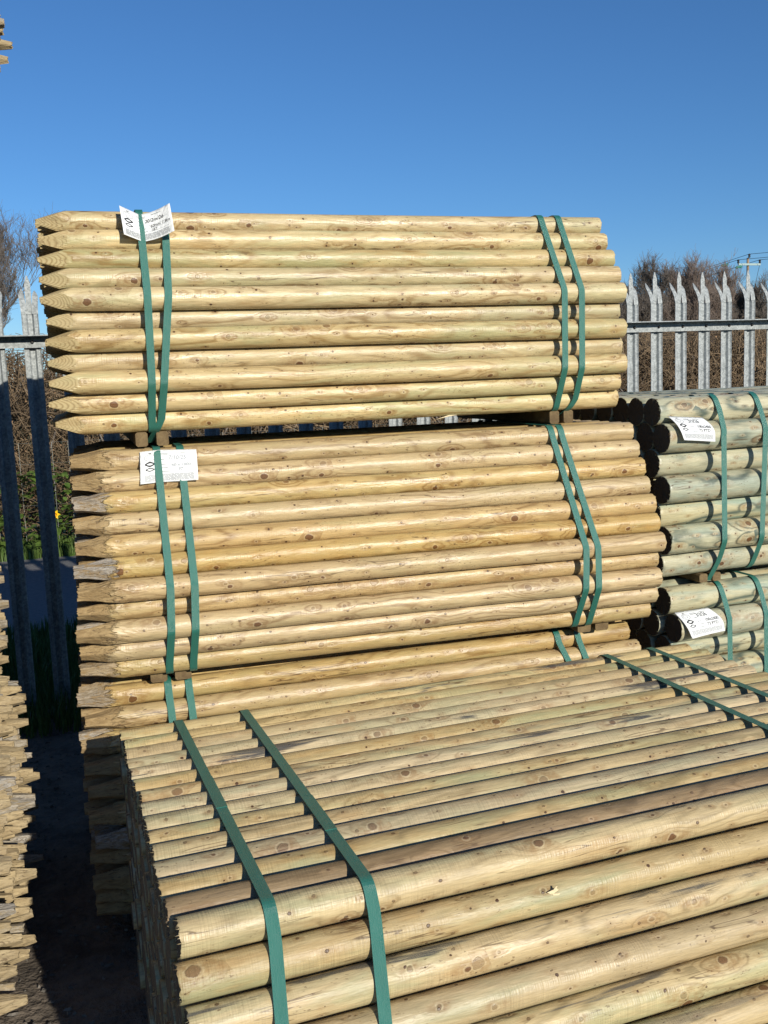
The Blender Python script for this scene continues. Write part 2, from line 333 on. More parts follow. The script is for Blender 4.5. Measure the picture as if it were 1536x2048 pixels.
# ------------------------------------------------------------------ posts
def post_geo(L, R, tipk, r, segs=36, body=18, flip=False):
    """one post along +x, its tip at x=0; returns verts, faces, smooth flags, lp, tip mask"""
    if tipk == 'point': Lt = 0.105*r.uniform(0.9, 1.12); ts = np.linspace(0, Lt*1.35, 14)
    elif tipk == 'sharp': Lt = 0.17*r.uniform(0.8, 1.2); ts = np.linspace(0, Lt*1.3, 14)
    elif tipk == 'hewn': Lt = 0.135*r.uniform(0.8, 1.2); ts = np.linspace(0, Lt*1.45, 16)
    else: Lt = 0.0; ts = np.array([0.0, 0.0015, 0.01])
    if segs < 20: ts = ts[[0, 2, 5, 8, 11, 13]] if tipk == 'point' else (ts[::4] if tipk in ('hewn', 'sharp') else ts[[0, 2]])
    bs = np.linspace(ts[-1], L-0.004, body)[1:]
    S = np.concatenate([ts, bs, [L-0.0015, L]])
    th = np.arange(segs)*2*math.pi/segs
    w1, w2, w3 = r.uniform(0, 6.28, 3); R = R*r.uniform(0.94, 0.998)
    tw = r.uniform(-0.25, 0.25)
    rad = np.empty((len(S), segs))
    oval = 1+0.012*np.cos(2*(th-w1))
    for i, s in enumerate(S):
        rr = R*(1+0.010*math.sin(s*5.1+w1)+0.007*math.sin(s*13+w2))*oval
        if tipk == 'point':
            h = 0.0065+R*min(1.35, s/Lt)*(1.0)
            for q in range(4):
                c = np.cos(th-(q*math.pi/2+tw)); rr = np.where(c > 0.05, np.minimum(rr, h/np.maximum(c, 0.05)), rr)
        elif tipk == 'sharp':
            h = R*(0.26+0.80*min(1.3, s/Lt))
            for q in range(4):
                c = np.cos(th-(q*math.pi/2+tw*3)); hq = h*(1+0.22*math.sin(q*2.1+w3)); rr = np.where(c > 0.05, np.minimum(rr, hq/np.maximum(c, 0.05)), rr)
            if s < Lt: rr = rr*(1+r.normal(0, 0.01, segs))
        elif tipk == 'hewn':
            u = min(1.0, s/Lt); hh = R*(0.50+0.58*(u*u*(3-2*u)))
            for q in range(5):
                c = np.cos(th-(q*2*math.pi/5+tw*4)); hq = hh*(1+0.10*math.sin(q*2.1+w3)); rr = np.where(c > 0.05, np.minimum(rr, hq/np.maximum(c, 0.05)), rr)
            if s < Lt*1.15: rr = rr*(1+r.normal(0, 0.012, segs))
        rad[i] = rr
    rad[-1] *= 0.975
    if tipk == 'flat': rad[0] *= 0.975
    bend = r.uniform(-0.0015, 0.0015, 2); by = bend[0]*np.sin(S/L*math.pi); bz = bend[1]*np.sin(S/L*math.pi)
    X = S[:, None]+np.zeros((1, segs)); 
    if segs >= 20:
        X[-1] += r.normal(0, 0.0012, segs); X[0] += r.normal(0, 0.0012 if tipk not in ('hewn', 'sharp') else 0.0015, segs)
    Yl = rad*np.cos(th); Zl = rad*np.sin(th)
    lp = np.stack([X, Yl, Zl], -1).reshape(-1, 3)
    V = np.stack([X, Yl+by[:, None], Zl+bz[:, None]], -1).reshape(-1, 3)
    n = len(S); F = []; sm = []
    i, j = np.meshgrid(np.arange(n-1), np.arange(segs), indexing='ij'); j2 = (j+1) % segs
    Q = np.stack([i*segs+j, (i+1)*segs+j, (i+1)*segs+j2, i*segs+j2], -1).reshape(-1, 4)
    tipmask = np.zeros((n, segs))
    for q in range(n): tipmask[q] = 1-min(1, S[q]/(Lt*1.25)) if Lt else 0
    if tipk == 'point':
        full = R*(1+0.010*np.sin(S*5.1+w1)+0.007*np.sin(S*13+w2))[:, None]*oval
        tipmask = np.clip((full-rad)/0.001, 0, 1)
    sm = (S[i.ravel()] > Lt*1.3) if Lt else np.ones(len(Q), bool)
    if tipk in ('hewn', 'sharp'): sm = (S[i.ravel()] > Lt*1.1)
    F = [tuple(f) for f in Q.tolist()]; sm = list(sm)
    nv = len(V); c0 = V[:segs].mean(0); c1 = V[-segs:].mean(0)
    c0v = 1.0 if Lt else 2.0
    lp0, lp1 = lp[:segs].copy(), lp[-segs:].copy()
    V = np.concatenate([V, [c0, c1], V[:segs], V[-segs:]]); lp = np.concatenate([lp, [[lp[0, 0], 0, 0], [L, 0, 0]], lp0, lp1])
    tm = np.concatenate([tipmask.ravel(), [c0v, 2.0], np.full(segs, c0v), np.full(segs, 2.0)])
    a0, a1 = nv+2, nv+2+segs
    F += [(nv, a0+k, a0+(k+1) % segs) for k in range(segs)] + [(nv+1, a1+(k+1) % segs, a1+k) for k in range(segs)]
    sm += [False]*(2*segs)
    if segs >= 40:   # torn fibres round the sawn end
        for q in range(26):
            a = r.uniform(0, 6.28); l = r.uniform(0.002, 0.008); rr_ = R*r.uniform(0.93, 1.0); b_ = len(V); cc, ss = math.cos(a), math.sin(a); da = 0.0006/R
            hv = [(0.001, rr_*cc, rr_*ss), (0.001, rr_*math.cos(a+da*2), rr_*math.sin(a+da*2)), (-l, rr_*cc*r.uniform(.96, 1.1)+r.normal(0, .001), rr_*ss*r.uniform(.96, 1.1)+r.normal(0, .001))]
            V = np.concatenate([V, hv]); lp = np.concatenate([lp, hv]); tm = np.concatenate([tm, [0, 0, 0]]); F.append((b_, b_+1, b_+2)); sm.append(False)
    if flip:
        V = V*np.array([-1, 1, 1]); F = [f[::-1] for f in F]
    return V, F, np.array(sm), lp, tm

def offs(kind):
    return {'T': [0, 1, 2, 3, 4, 3, 4, 3, 4, 3, 2], 'M': [0, 1, 2, 3, 4, 5, 6, 5, 6, 5, 4], 'R': [0, 1, 0, 1, 0, 1, 0]}[kind]

def pack(name, label, x0, y0, z0, yaw, L, d, off, n0, front_shift, tipk, mat, base, leftS=None, rightS=None, maxback=None, topR=None,
         nparts=100, flip=False, seed=1, jit=0.006, group=None, hi=36, body=18, low=12, xj=0.0, post_label=None):
    """a strapped pack: rows of posts, each post a child; returns the Empty. local x along posts, -y to the viewer, z from the base"""
    r = np.random.default_rng(seed)
    e = empty(name, (x0, y0, base), yaw); zb = z0+CAM_H-base
    tag(e, label, 'post pack', group)
    posts = []
    for k, o in enumerate(off):
        z = zb-k*d*0.866; n = n0+o; yf = front_shift-o*d/2
        for j in range(n):
            y = yf+j*d
            if maxback is not None and y > maxback: continue
            last = (j == n-1) or (maxback is not None and y+d > maxback)
            edge = 0 if j == 0 else (1 if k == 0 else (2 if (last or k == len(off)-1) else 3))
            sl = (leftS[k] if (leftS is not None and j == 0 and k < len(leftS)) else r.normal(0, jit))
            sr = (rightS[k] if (rightS is not None and j == 0 and k < len(rightS)) else L+r.normal(0, jit))
            if k == 0 and topR is not None and j < len(topR): sl = topR[j]
            posts.append((edge, j+k*0.5, k, j, y, z, sl+r.normal(0, xj) if xj else sl, sr))
    posts.sort(key=lambda p: (p[0], p[1]))
    circ = [(p[4], p[5]) for p in posts if p[0] < 3]
    lowV = []; lowF = []; lowS = []; lowL = []; lowT = []; lowSeed = []; nn = 0
    for i, (edge, _, k, j, y, z, sl, sr) in enumerate(posts):
        vis = i < nparts; sg = hi if (edge < 2 or low > 14) and vis else low
        V, F, sm, lp, tm = post_geo(sr-sl, d/2, tipk, r, sg, body if sg >= 20 else 3, flip)
        V = V+np.array([(-sl if flip else sl), y+(r.normal(0, 0.0008) if j else 0), z])
        sd_ = r.uniform(0, 1); S = np.full(len(V), sd_)
        rot = r.uniform(0, 6.28); c_, s_ = math.cos(rot), math.sin(rot)
        if False: lp = np.stack([lp[:, 0], lp[:, 1]*c_-lp[:, 2]*s_, lp[:, 1]*s_+lp[:, 2]*c_], 1) if mat is not W_F else lp
        if vis:
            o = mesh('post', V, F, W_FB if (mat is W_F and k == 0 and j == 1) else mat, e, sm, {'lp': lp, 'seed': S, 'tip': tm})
        else:
            lowV.append(V); lowF += [tuple(a+nn for a in f) for f in F]; lowS.append(sm); lowL.append(lp); lowT.append(tm); lowSeed.append(S); nn += len(V)
    if lowV:
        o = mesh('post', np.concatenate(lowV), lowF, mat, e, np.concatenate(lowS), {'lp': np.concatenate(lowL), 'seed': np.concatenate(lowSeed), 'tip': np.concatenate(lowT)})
        o['kind'] = 'stuff'
    e_circ[e.name] = (circ, d/2, zb, len(off))
    return e
e_circ = {}
def hull2(P):
    P = sorted(set((round(a, 6), round(b, 6)) for a, b in P))
    def half(P):
        h = []
        for p in P:
            while len(h) >= 2 and (h[-1][0]-h[-2][0])*(p[1]-h[-2][1])-(h[-1][1]-h[-2][1])*(p[0]-h[-2][0]) <= 0: h.pop()
            h.append(p)
        return h
    a = half(P); b = half(P[::-1]); return a[:-1]+b[:-1]
def strap(e, ctrl, width=0.0205, extra=None, off=0.0026, seal=None):
    """ctrl: list of (height, x) for the viewer's side, top to bottom; a band round the whole pack"""
    circ, R, zb, nr = e_circ[e.name]
    P = []
    for (y, z) in circ:
        for a in range(40): P.append((y+(R+off)*math.cos(a*math.pi/20), z+(R+off)*math.sin(a*math.pi/20)))
    if extra: P += extra
    H = np.array(hull2(P)); pts = []
    for i in range(len(H)):
        a, b = H[i], H[(i+1) % len(H)]; n = max(1, int(np.linalg.norm(b-a)/0.02))
        for q in range(n): pts.append(a+(b-a)*q/n)
    pts = np.array(pts); ctr = H.mean(0)
    cz = np.array([c[0] for c in ctrl])[::-1]; cx = np.array([c[1] for c in ctrl])[::-1]
    xf = np.interp(pts[:, 1], cz, cx)
    ymin, ymax = pts[:, 0].min(), pts[:, 0].max()
    t = np.clip((pts[:, 0]-ymin)/(ymax-ymin), 0, 1); xb = cx.mean()
    x = xf*(1-np.clip(t*1.0-0.15, 0, 1))+xb*np.clip(t*1.0-0.15, 0, 1)
    T = np.roll(pts, -1, 0)-np.roll(pts, 1, 0); T /= np.linalg.norm(T, axis=1)[:, None]
    Nn = np.stack([T[:, 1], -T[:, 0]], 1)
    arc = np.concatenate([[0], np.cumsum(np.linalg.norm(np.diff(pts, axis=0), axis=1))])
    V = []; lp = []
    n = len(pts)
    tw = 0.0007
    for (dx, h) in ((-width/2, 0), (width/2, 0), (width/2, tw), (-width/2, tw)):
        V.append(np.stack([x+dx, pts[:, 0]+Nn[:, 0]*h, pts[:, 1]+Nn[:, 1]*h], 1)); lp.append(np.stack([np.full(n, dx), arc, np.full(n, h)], 1))
    V = np.concatenate(V); lp = np.concatenate(lp); F = []
    for i in range(n):
        i2 = (i+1) % n
        for a in range(4):
            b = (a+1) % 4; F.append((a*n+i, b*n+i, b*n+i2, a*n+i2))
    o = mesh('strap', V, F, M_STRAP, e, False, {'lp': lp})
    if seal is not None:   # overlapped, welded strap joint
        idx = np.argsort(np.hypot(pts[:, 0]-seal[0], pts[:, 1]-seal[1]))[:1][0]
        ids = [(idx+k) % n for k in range(-4, 5)]
        V2 = []; L2 = []; m_ = len(ids)
        for (dx, h) in ((-width/2-0.0006, tw), (width/2+0.0006, tw), (width/2+0.0006, tw+0.0012), (-width/2-0.0006, tw+0.0012)):
            V2.append(np.stack([x[ids]+dx, pts[ids, 0]+Nn[ids, 0]*h, pts[ids, 1]+Nn[ids, 1]*h], 1)); L2.append(np.stack([np.full(m_, dx), arc[ids], np.full(m_, h)], 1))
        F2 = [(a*m_+i, ((a+1) % 4)*m_+i, ((a+1) % 4)*m_+i+1, a*m_+i+1) for i in range(m_-1) for a in range(4)]+[(0, m_, 2*m_, 3*m_), (4*m_-1, 3*m_-1, 2*m_-1, m_-1)]
        mesh('strap_joint', np.concatenate(V2), F2, M_STRAP, o, False, {'lp': np.concatenate(L2)})
    return o
def bearers(e, centres, y0, y1, z0, z1, wd=0.036):
    for c in centres:
        b = MB(); b.box(c-wd/2, c+wd/2, y0, y1, z0, z1, 0.005); b.obj('bearer', M_BEAR, e)

dT = 0.065; dz = dT*0.866
def rowz(z0, base, k, d=dT): return z0+CAM_H-base-k*d*0.866

# third pack (ground level, behind the front one)
cz0 = -0.8607; cb = 0.0
pc_ = pack('post_pack', 'golden post pack at the bottom of the three-pack tower, half hidden behind the front pack', -0.0092, 2.7941, cz0, -0.018, 1.757, dT, offs('M'), 10, 0.0, 'hewn', W_M, cb,
           leftS=[-0.008, 0.008, -0.006], rightS=[1.746, 1.767], seed=31, group='strapped packs of round posts')
for c4 in ([0.242, 0.244], [0.300, 0.302], [1.479, 1.497], [1.551, 1.560]):
    z_ = rowz(cz0, cb, 0); strap(pc_, [(z_, c4[0]), (z_-dz, c4[1]), (z_-8*dz, c4[1]+0.004), (z_-11*dz, c4[1])])
zbot = rowz(cz0, cb, 10)-dT/2
bearers(pc_, (0.21, 0.275, 1.54, 1.61), -0.10, 0.62, 0.0, zbot-0.0005, 0.045)
# middle pack
mz0 = -0.1990; mb = cz0+CAM_H+dT/2+0.001
pm_ = pack('post_pack', 'golden post pack with rough hewn dark tips, middle of the tower, faded label', 0.0131, 2.8724, mz0, -0.0471, 1.759, dT, offs('M'), 10, 0.0, 'hewn', W_M, mb,
           leftS=[0.005, 0.006, 0.007, 0.006, 0.004, -0.004, 0.003, -0.002, -0.009, -0.004, -0.009],
           rightS=[1.762, 1.765, 1.768, 1.766, 1.767, 1.761, 1.761, 1.756, 1.748, 1.752, 1.746], seed=11, group='strapped packs of round posts')
z_ = rowz(mz0, mb, 0)
zb_ = rowz(mz0, mb, 10)-dT/2
for i_, c4 in enumerate(([0.242, 0.244, 0.239, 0.230], [0.308, 0.309, 0.304, 0.296], [1.468, 1.484, 1.482, 1.480], [1.501, 1.524, 1.525, 1.527])):
    ct = [(z_, c4[0]), (z_-6*dz, c4[1]), (z_-8*dz, c4[2]), (z_-10*dz, c4[3])]
    ex = None
    if i_ in (0, 2):
        ct.append((z_-10*dz-0.07, c4[3])); ex = [(-0.05, zb_-0.025), (0.45, zb_-0.025)]
    strap(pm_, ct, extra=ex)
bearers(pm_, (0.197, 0.262, 1.552, 1.592) if False else (0.200, 0.268, 1.530, 1.592), -0.12, 0.60, 0.0035, zb_-0.0005, 0.046)
# top pack
tz0 = 0.4756; tb = mz0+CAM_H+dT/2+0.001
pt_ = pack('post_pack', 'pale post pack with clean cut points, topmost of the tower against the sky', -0.0200, 2.9500, tz0, -0.0161, 1.77, dT, offs('T'), 12, 0.0, 'point', W_T, tb,
           leftS=[-0.002, -0.0, -0.003, -0.003, -0.004, 0.007, 0.003, 0.001, 0.0, -0.005, 0.007],
           rightS=[1.759, 1.762, 1.77, 1.773, 1.772, 1.768, 1.773, 1.776, 1.775, 1.77, 1.778], seed=5, group='strapped packs of round posts')
z_ = rowz(tz0, tb, 0); zb_ = rowz(tz0, tb, 10)-dT/2
for i_, c4 in enumerate(([0.279, 0.276, 0.272, 0.269], [0.349, 0.332, 0.306, 0.295], [1.540, 1.549, 1.547, 1.551], [1.603, 1.609, 1.607, 1.613])):
    ct = [(z_, c4[0]), (z_-4*dz, c4[1]), (z_-8*dz, c4[2]), (z_-10*dz, c4[3])]; ex = None
    if i_ in (1, 3):
        ct.append((z_-10*dz-0.07, c4[3]-0.035)); ex = [(-0.04+0.02, zb_-0.034), (0.45, zb_-0.034)]
    strap(pt_, ct, extra=ex, off=0.0030 if i_ == 0 else 0.0026)
bearers(pt_, (0.238, 0.297, 1.553, 1.604), -0.075, 0.74, 0.0035, zb_-0.0005, 0.034)
# front pack
fz0 = -0.8520; fb = 0.0
fo = offs('M')
pf_ = pack('post_pack', 'low pack of pale flat-ended posts in the foreground, its top seen from above', 0.0788, 2.3014, fz0, 0.0320, 1.667, dT, fo, 15, -13*dT, 'flat', W_F, fb,
           maxback=0.085, topR=[0.004, 0.002, -0.001, 0.0, 0.001, 0.006, 0.0, 0.0, -0.001, -0.001, -0.006, -0.007, -0.005, 0.004][::-1]+[0.0], seed=17,
           group='strapped packs of round posts', hi=44, body=30, jit=0.004)
z_ = rowz(fz0, fb, 0)
for i_, (a, b_) in enumerate(((0.144+0.004, 0.133), (0.311+0.004, 0.296), (1.373, 1.376), (1.527, 1.529))):
    strap(pf_, [(z_+0.05, a), (z_-0.01, a), (z_-3*dz, b_), (z_-8*dz, b_)], width=0.0215, seal=[(-6.2*dT, z_+0.04), (-8.8*dT, z_+0.04), (-3.9*dT, z_+0.04), None][i_] if i_ != 3 else None)
bearers(pf_, (0.25, 0.82, 1.42), -1.05, 0.05, 0.0, rowz(fz0, fb, 10)-dT/2-0.0005, 0.06)
# right hand green treated packs
dR = 0.1; dzR = dR*0.866
qz0 = -0.7963; qb = 0.0
pq_ = pack('post_pack', 'lower pack of thick green treated posts on the right, white label below the gap', 1.9302, 2.8342, qz0, 0.0313, 2.40, dR, offs('R'), 10, 0.0, 'flat', W_R, qb,
           seed=43, group='packs of thick green treated posts', hi=40, low=24, body=20)
z_ = rowz(qz0, qb, 0, dR)
for c4 in ((0.212, 0.203), (0.372, 0.360), (1.9, 1.9), (2.05, 2.05)):
    strap(pq_, [(z_, c4[0]), (z_-dzR, c4[1]), (z_-6*dzR, c4[1]+0.01)])
bearers(pq_, (0.2, 2.0), 0.0, 0.9, 0.0, rowz(qz0, qb, 6, dR)-dR/2-0.0005, 0.08)
rz0 = -0.1418; rb = qz0+CAM_H+dR/2+0.001
pr_ = pack('post_pack', 'upper pack of thick green treated posts on the right, its label reads 100x2400', 1.8937, 2.8342, rz0, 0.0313, 2.40, dR, offs('R'), 10, 0.0, 'flat', W_R, rb,
           leftS=[-0.003, -0.001, -0.006, 0.0, -0.002, 0.006, 0.006], seed=44, group='packs of thick green treated posts', hi=40, low=24, body=20)
z_ = rowz(rz0, rb, 0, dR); zb_ = rowz(rz0, rb, 6, dR)-dR/2
for i_, c4 in enumerate(((0.224, 0.209, 0.216, 0.225), (0.393, 0.383, 0.374, 0.383), (1.9, 1.9, 1.9, 1.9), (2.05, 2.05, 2.05, 2.05))):
    ct = [(z_, c4[0]), (z_-dzR, c4[1]), (z_-5*dzR, c4[2]), (z_-6*dzR, c4[3])]; ex = None
    if i_ == 0: ct.append((z_-6*dzR-0.09, c4[3]-0.012)); ex = [(-0.02, zb_-0.028), (0.6, zb_-0.028)]
    strap(pr_, ct, extra=ex, width=0.0215)
bearers(pr_, (0.187, 0.243, 1.95, 2.02), -0.03, 0.93, 0.0035, zb_-0.0005, 0.034)

# left hand pile: hewn points facing the tower
lp_specs = [(-0.205, 2.30, 0.10, 9, 17, 'bottom', 0.022), (-0.238, 2.34, 0.66, 9, 16, 'second', 0.018), (-0.26, 2.36, 1.21, 10, 16, 'third', 0.012), (-0.27, 2.36, 1.83, 10, 16, 'fourth', 0.012), (-0.094, 2.42, 2.46, 6, 15, 'top', 0.016)]
for i_, (X, Y0, zb0, nr, n0, wd, xj) in enumerate(lp_specs):
    off = [min(k, 2) if k < 3 else (2 if k % 2 == 0 else 1) for k in range(nr)]
    ztop = zb0+(nr-1)*dz-CAM_H+dT/2
    lab = {'bottom': 'left pile pack resting on the dirt, rough points overhanging bare ground', 'second': 'left pile pack above the lowest one, rough hewn tips in bright sun',
           'third': 'left pile pack third from the ground, just outside the frame edge', 'fourth': 'left pile pack fourth from the ground, just outside the frame edge',
           'top': 'high left pile pack whose few tips poke out against the sky'}[wd]
    p = pack('post_pack', lab, X, Y0, ztop, 0.0, 1.65, dT, off, n0, 0.0, 'sharp', W_L, zb0-0.05 if i_ else 0.0, seed=60+i_, flip=True, jit=0.024,
             group='packs of pointed posts in the left pile', hi=24, low=16, body=4)
    bearers(p, (-0.45, -1.3), 0.0, 0.9, 0.0, 0.049 if i_ else zb0-0.001-0.0, 0.05)

# ------------------------------------------------------------------ paper labels
def text_mesh(txt, size):
    cu = bpy.data.curves.new('t', 'FONT'); cu.body = txt; cu.size = size; cu.shear = 0.18; cu.resolution_u = 3; cu.offset = 0.00012
    o = bpy.data.objects.new('t', cu); C.objects.link(o)
    dg = bpy.context.evaluated_depsgraph_get(); dg.update(); me = o.evaluated_get(dg).to_mesh()
    V = np.array([v.co[:2] for v in me.vertices]); F = [tuple(p.vertices) for p in me.polygons]
    o.evaluated_get(dg).to_mesh_clear(); bpy.data.objects.remove(o); bpy.data.curves.remove(cu)
    return V, F
def label(lab, surf, W, H, items, centre, right_print=0.3, logos=True):
    """surf(u, v) -> point, v from 0 top to 1 bottom; W, H the paper's size"""
    e = empty('paper_label', centre); tag(e, lab, 'label', 'white paper pack labels'); ce = np.array(centre)
    nu, nv = 25, 13; P = np.array([[surf(i/(nu-1), j/(nv-1)) for j in range(nv)] for i in range(nu)])
    def nrm(u, v):
        a = surf(min(u+0.01, 1), v)-surf(max(u-0.01, 0), v); b = surf(u, min(v+0.01, 1))-surf(u, max(v-0.01, 0)); c = np.cross(b, a); c /= np.linalg.norm(c)
        return c if c[1] < 0 else -c
    Nn = np.array([[nrm(i/(nu-1), j/(nv-1)) for j in range(nv)] for i in range(nu)])
    V = np.concatenate([P.reshape(-1, 3), (P-Nn*0.00025).reshape(-1, 3)])-ce; n = nu*nv
    F = [(i*nv+j, i*nv+j+1, (i+1)*nv+j+1, (i+1)*nv+j) for i in range(nu-1) for j in range(nv-1)]
    F += [tuple(k+n for k in f[::-1]) for f in F]
    rim = [i*nv for i in range(nu)]+[(nu-1)*nv+j for j in range(1, nv)]+[i*nv+nv-1 for i in range(nu-2, -1, -1)]+[j for j in range(nv-2, 0, -1)]
    F += [(rim[k], rim[(k+1) % len(rim)], rim[(k+1) % len(rim)]+n, rim[k]+n) for k in range(len(rim))]
    mesh('paper', V, F, M_PAPER, e, True)
    def onsurf(name, UV, F, m, h=0.0004):
        V = np.array([surf(min(max(a/W, 0), 1), min(max(b/H, 0), 1))+nrm(min(max(a/W, 0.01), .99), min(max(b/H, 0.01), .99))*h for a, b in UV])-ce
        mesh(name, V, F, m, e, False)
    def bars(name, L, m):
        UV = []; F = []
        for (x0, x1, y, t) in L:
            k = max(2, int((x1-x0)/0.006)+1); b = len(UV)
            for q in range(k):
                xx = x0+(x1-x0)*q/(k-1); UV += [(xx, y-t/2), (xx, y+t/2)]
            F += [(b+2*q, b+2*q+1, b+2*q+3, b+2*q+2) for q in range(k-1)]
        onsurf(name, UV, F, m)
    L = []; r = random.Random(hash(lab) % 1000 if False else len(lab))
    for q in range(7): # block of small print
        y = H*(0.76+q*0.03); x = W*0.07
        while x < W*0.92:
            l = r.uniform(0.008, 0.022); L.append((x, min(x+l, W*0.93), y, 0.0011)); x += l+0.0015
    for q, yy in enumerate((0.12, 0.16)): L.append((W*0.34, W*0.50, H*yy, 0.0012))
    L.append((W*0.62, W*0.80, H*0.11, 0.0012))
    for q, yy in enumerate((0.30, 0.45, 0.56, 0.67)):
        L.append((W*0.36, W*(0.43+0.03*q), H*yy, 0.0014)); L.append((W*0.52, W*0.93, H*(yy+0.02), 0.0004))
    L.append((W*0.08, W*0.27, H*0.70, 0.001))
    bars('small_print', L, M_PRINT)
    UV = []; F = []
    def ringlogo(cx, cy, rx, ry, t, poly=28, pw=1.0):
        b = len(UV)
        for q in range(poly):
            a = q*2*math.pi/poly; c, s = math.cos(a), math.sin(a)
            k = 1/(abs(c)**pw+abs(s)**pw)**(1/pw)
            UV.append((cx+rx*c*k, cy+ry*s*k)); UV.append((cx+(rx*(1-t))*c*k, cy+(ry*(1-t*1.5))*s*k))
        for q in range(poly):
            q2 = (q+1) % poly; F.append((b+2*q, b+2*q2, b+2*q2+1, b+2*q+1))
    ringlogo(W*0.175, H*0.42, W*0.10, H*0.085, 0.40, pw=1.25); ringlogo(W*0.175, H*0.585, W*0.085, H*0.06, 0.34, pw=1.35)
    b = len(UV); UV += [(W*0.155, H*0.075), (W*0.21, H*0.075), (W*0.21, H*0.10), (W*0.155, H*0.10)]; F.append((b, b+1, b+2, b+3))
    onsurf('logo', UV, F, M_INK)
    UV = []; F = []; ringlogo(W*0.18, H*0.22, W*0.105, H*0.10, 0.07, pw=2.0); ringlogo(W*0.17, H*0.21, W*0.055, H*0.055, 0.10, pw=2.0)
    onsurf('logo', UV, F, M_PRINT)
    for (txt, x, y, size, m) in items:
        V2, F2 = text_mesh(txt, size)
        onsurf('handwriting', [(x*W+a, y*H-b) for a, b in V2], F2, m, 0.0005)
def A(*p): return np.array([p[0], p[1], p[2]+CAM_H])
def lerp(a, b, t): return a+(b-a)*t
# top pack label, folded back by the strap
TLc, MLt, MLb, BLc, TRc, BRc = A(.203, 2.883, .512), A(.259, 2.9175, .4935), A(.2605, 2.8725, .412), A(.207, 2.838, .427), A(.339, 2.862, .517), A(.343, 2.825, .436)
def sT(u, v):
    u0 = 0.40
    if u < u0:
        t = u/u0; t2 = t*t*(0.35)+t*0.65; return lerp(lerp(TLc, BLc, v), lerp(MLt, MLb, v), t2)
    t = (u-u0)/(1-u0); t2 = 1-((1-t)**2*0.35+(1-t)*0.65); t2 = t
    p = lerp(lerp(MLt, MLb, v), lerp(TRc, BRc, v), t2); return p+np.array([0, 0.004, -0.004])*math.sin(t*math.pi)
label('creased white label folded in a V under the left strap of the top pack', sT, .16, .088,
      [('20/2m/26', .48, .36, .0155, M_INK), ('60mm 1.8m', .58, .56, .0125, M_INK), ('187', .58, .70, .0125, M_INK)], tuple(A(.26, 2.90, .46)))
YO = np.array([0, -0.006, 0])
TLc2, BLc2, MT2, MB2, TRc2, BRc2 = A(.206, 2.834, -.174), A(.198, 2.789, -.262), A(.2565, 2.8405, -.1715), A(.251, 2.7975, -.2605), A(.3635, 2.826, -.175), A(.358, 2.778, -.259)
def sM(u, v):
    u0 = 0.33
    if u < u0: return lerp(lerp(TLc2, BLc2, v), lerp(MT2, MB2, v), u/u0)+YO*(0.5+0.5*math.sin(v*math.pi))
    t = (u-u0)/(1-u0); return lerp(lerp(MT2, MB2, v), lerp(TRc2, BRc2, v), t)+YO*(0.5+0.5*math.sin(v*math.pi))+np.array([0, 0.003*math.sin(t*9), 0])*(t*(1-t))*2
label('flat white label with faded pen on the middle pack, under its left strap', sM, .158, .092,
      [('7/10/25', .50, .30, .016, M_FAINT), ('60 x 1800', .55, .52, .013, M_FAINT), ('97', .66, .66, .013, M_FAINT)], tuple(A(.28, 2.82, -.22)))
def quad(TL, TR, BR, BL, bul, curl=0.0):
    def f(u, v):
        p = lerp(lerp(TL, TR, u), lerp(BL, BR, u), v); return p+np.array([0, -bul*math.sin(math.pi*min(v*1.05, 1)), 0.004*math.sin(math.pi*v)])+np.array([0.010*math.sin(v*math.pi)*u*curl, -0.012*(1-u)**2*v, 0])
    return f
sR = quad(A(1.913, 2.776, -.155), A(2.048, 2.778, -.166), A(2.061, 2.723, -.2455), A(1.929, 2.719, -.232), 0.013, 1)
label('white label on the upper green pack, curled off the second row', sR, .14, .085,
      [('3/3/26', .42, .28, .0165, M_INK), ('100x2400', .55, .50, .0135, M_INK), ('73 PTD', .55, .66, .0145, M_INK)], tuple(A(1.98, 2.74, -.2)))
sQ = quad(A(1.938, 2.776, -.826), A(2.076, 2.778, -.824), A(2.106, 2.723, -.897), A(1.963, 2.719, -.904), 0.013, 1)
label('white label on the lower green pack, sloping down to the left', sQ, .145, .083,
      [('3/3/26', .45, .28, .0165, M_INK), ('100x2400', .57, .49, .0135, M_INK), ('73 PTD', .56, .66, .0145, M_INK)], tuple(A(2.02, 2.74, -.86)))

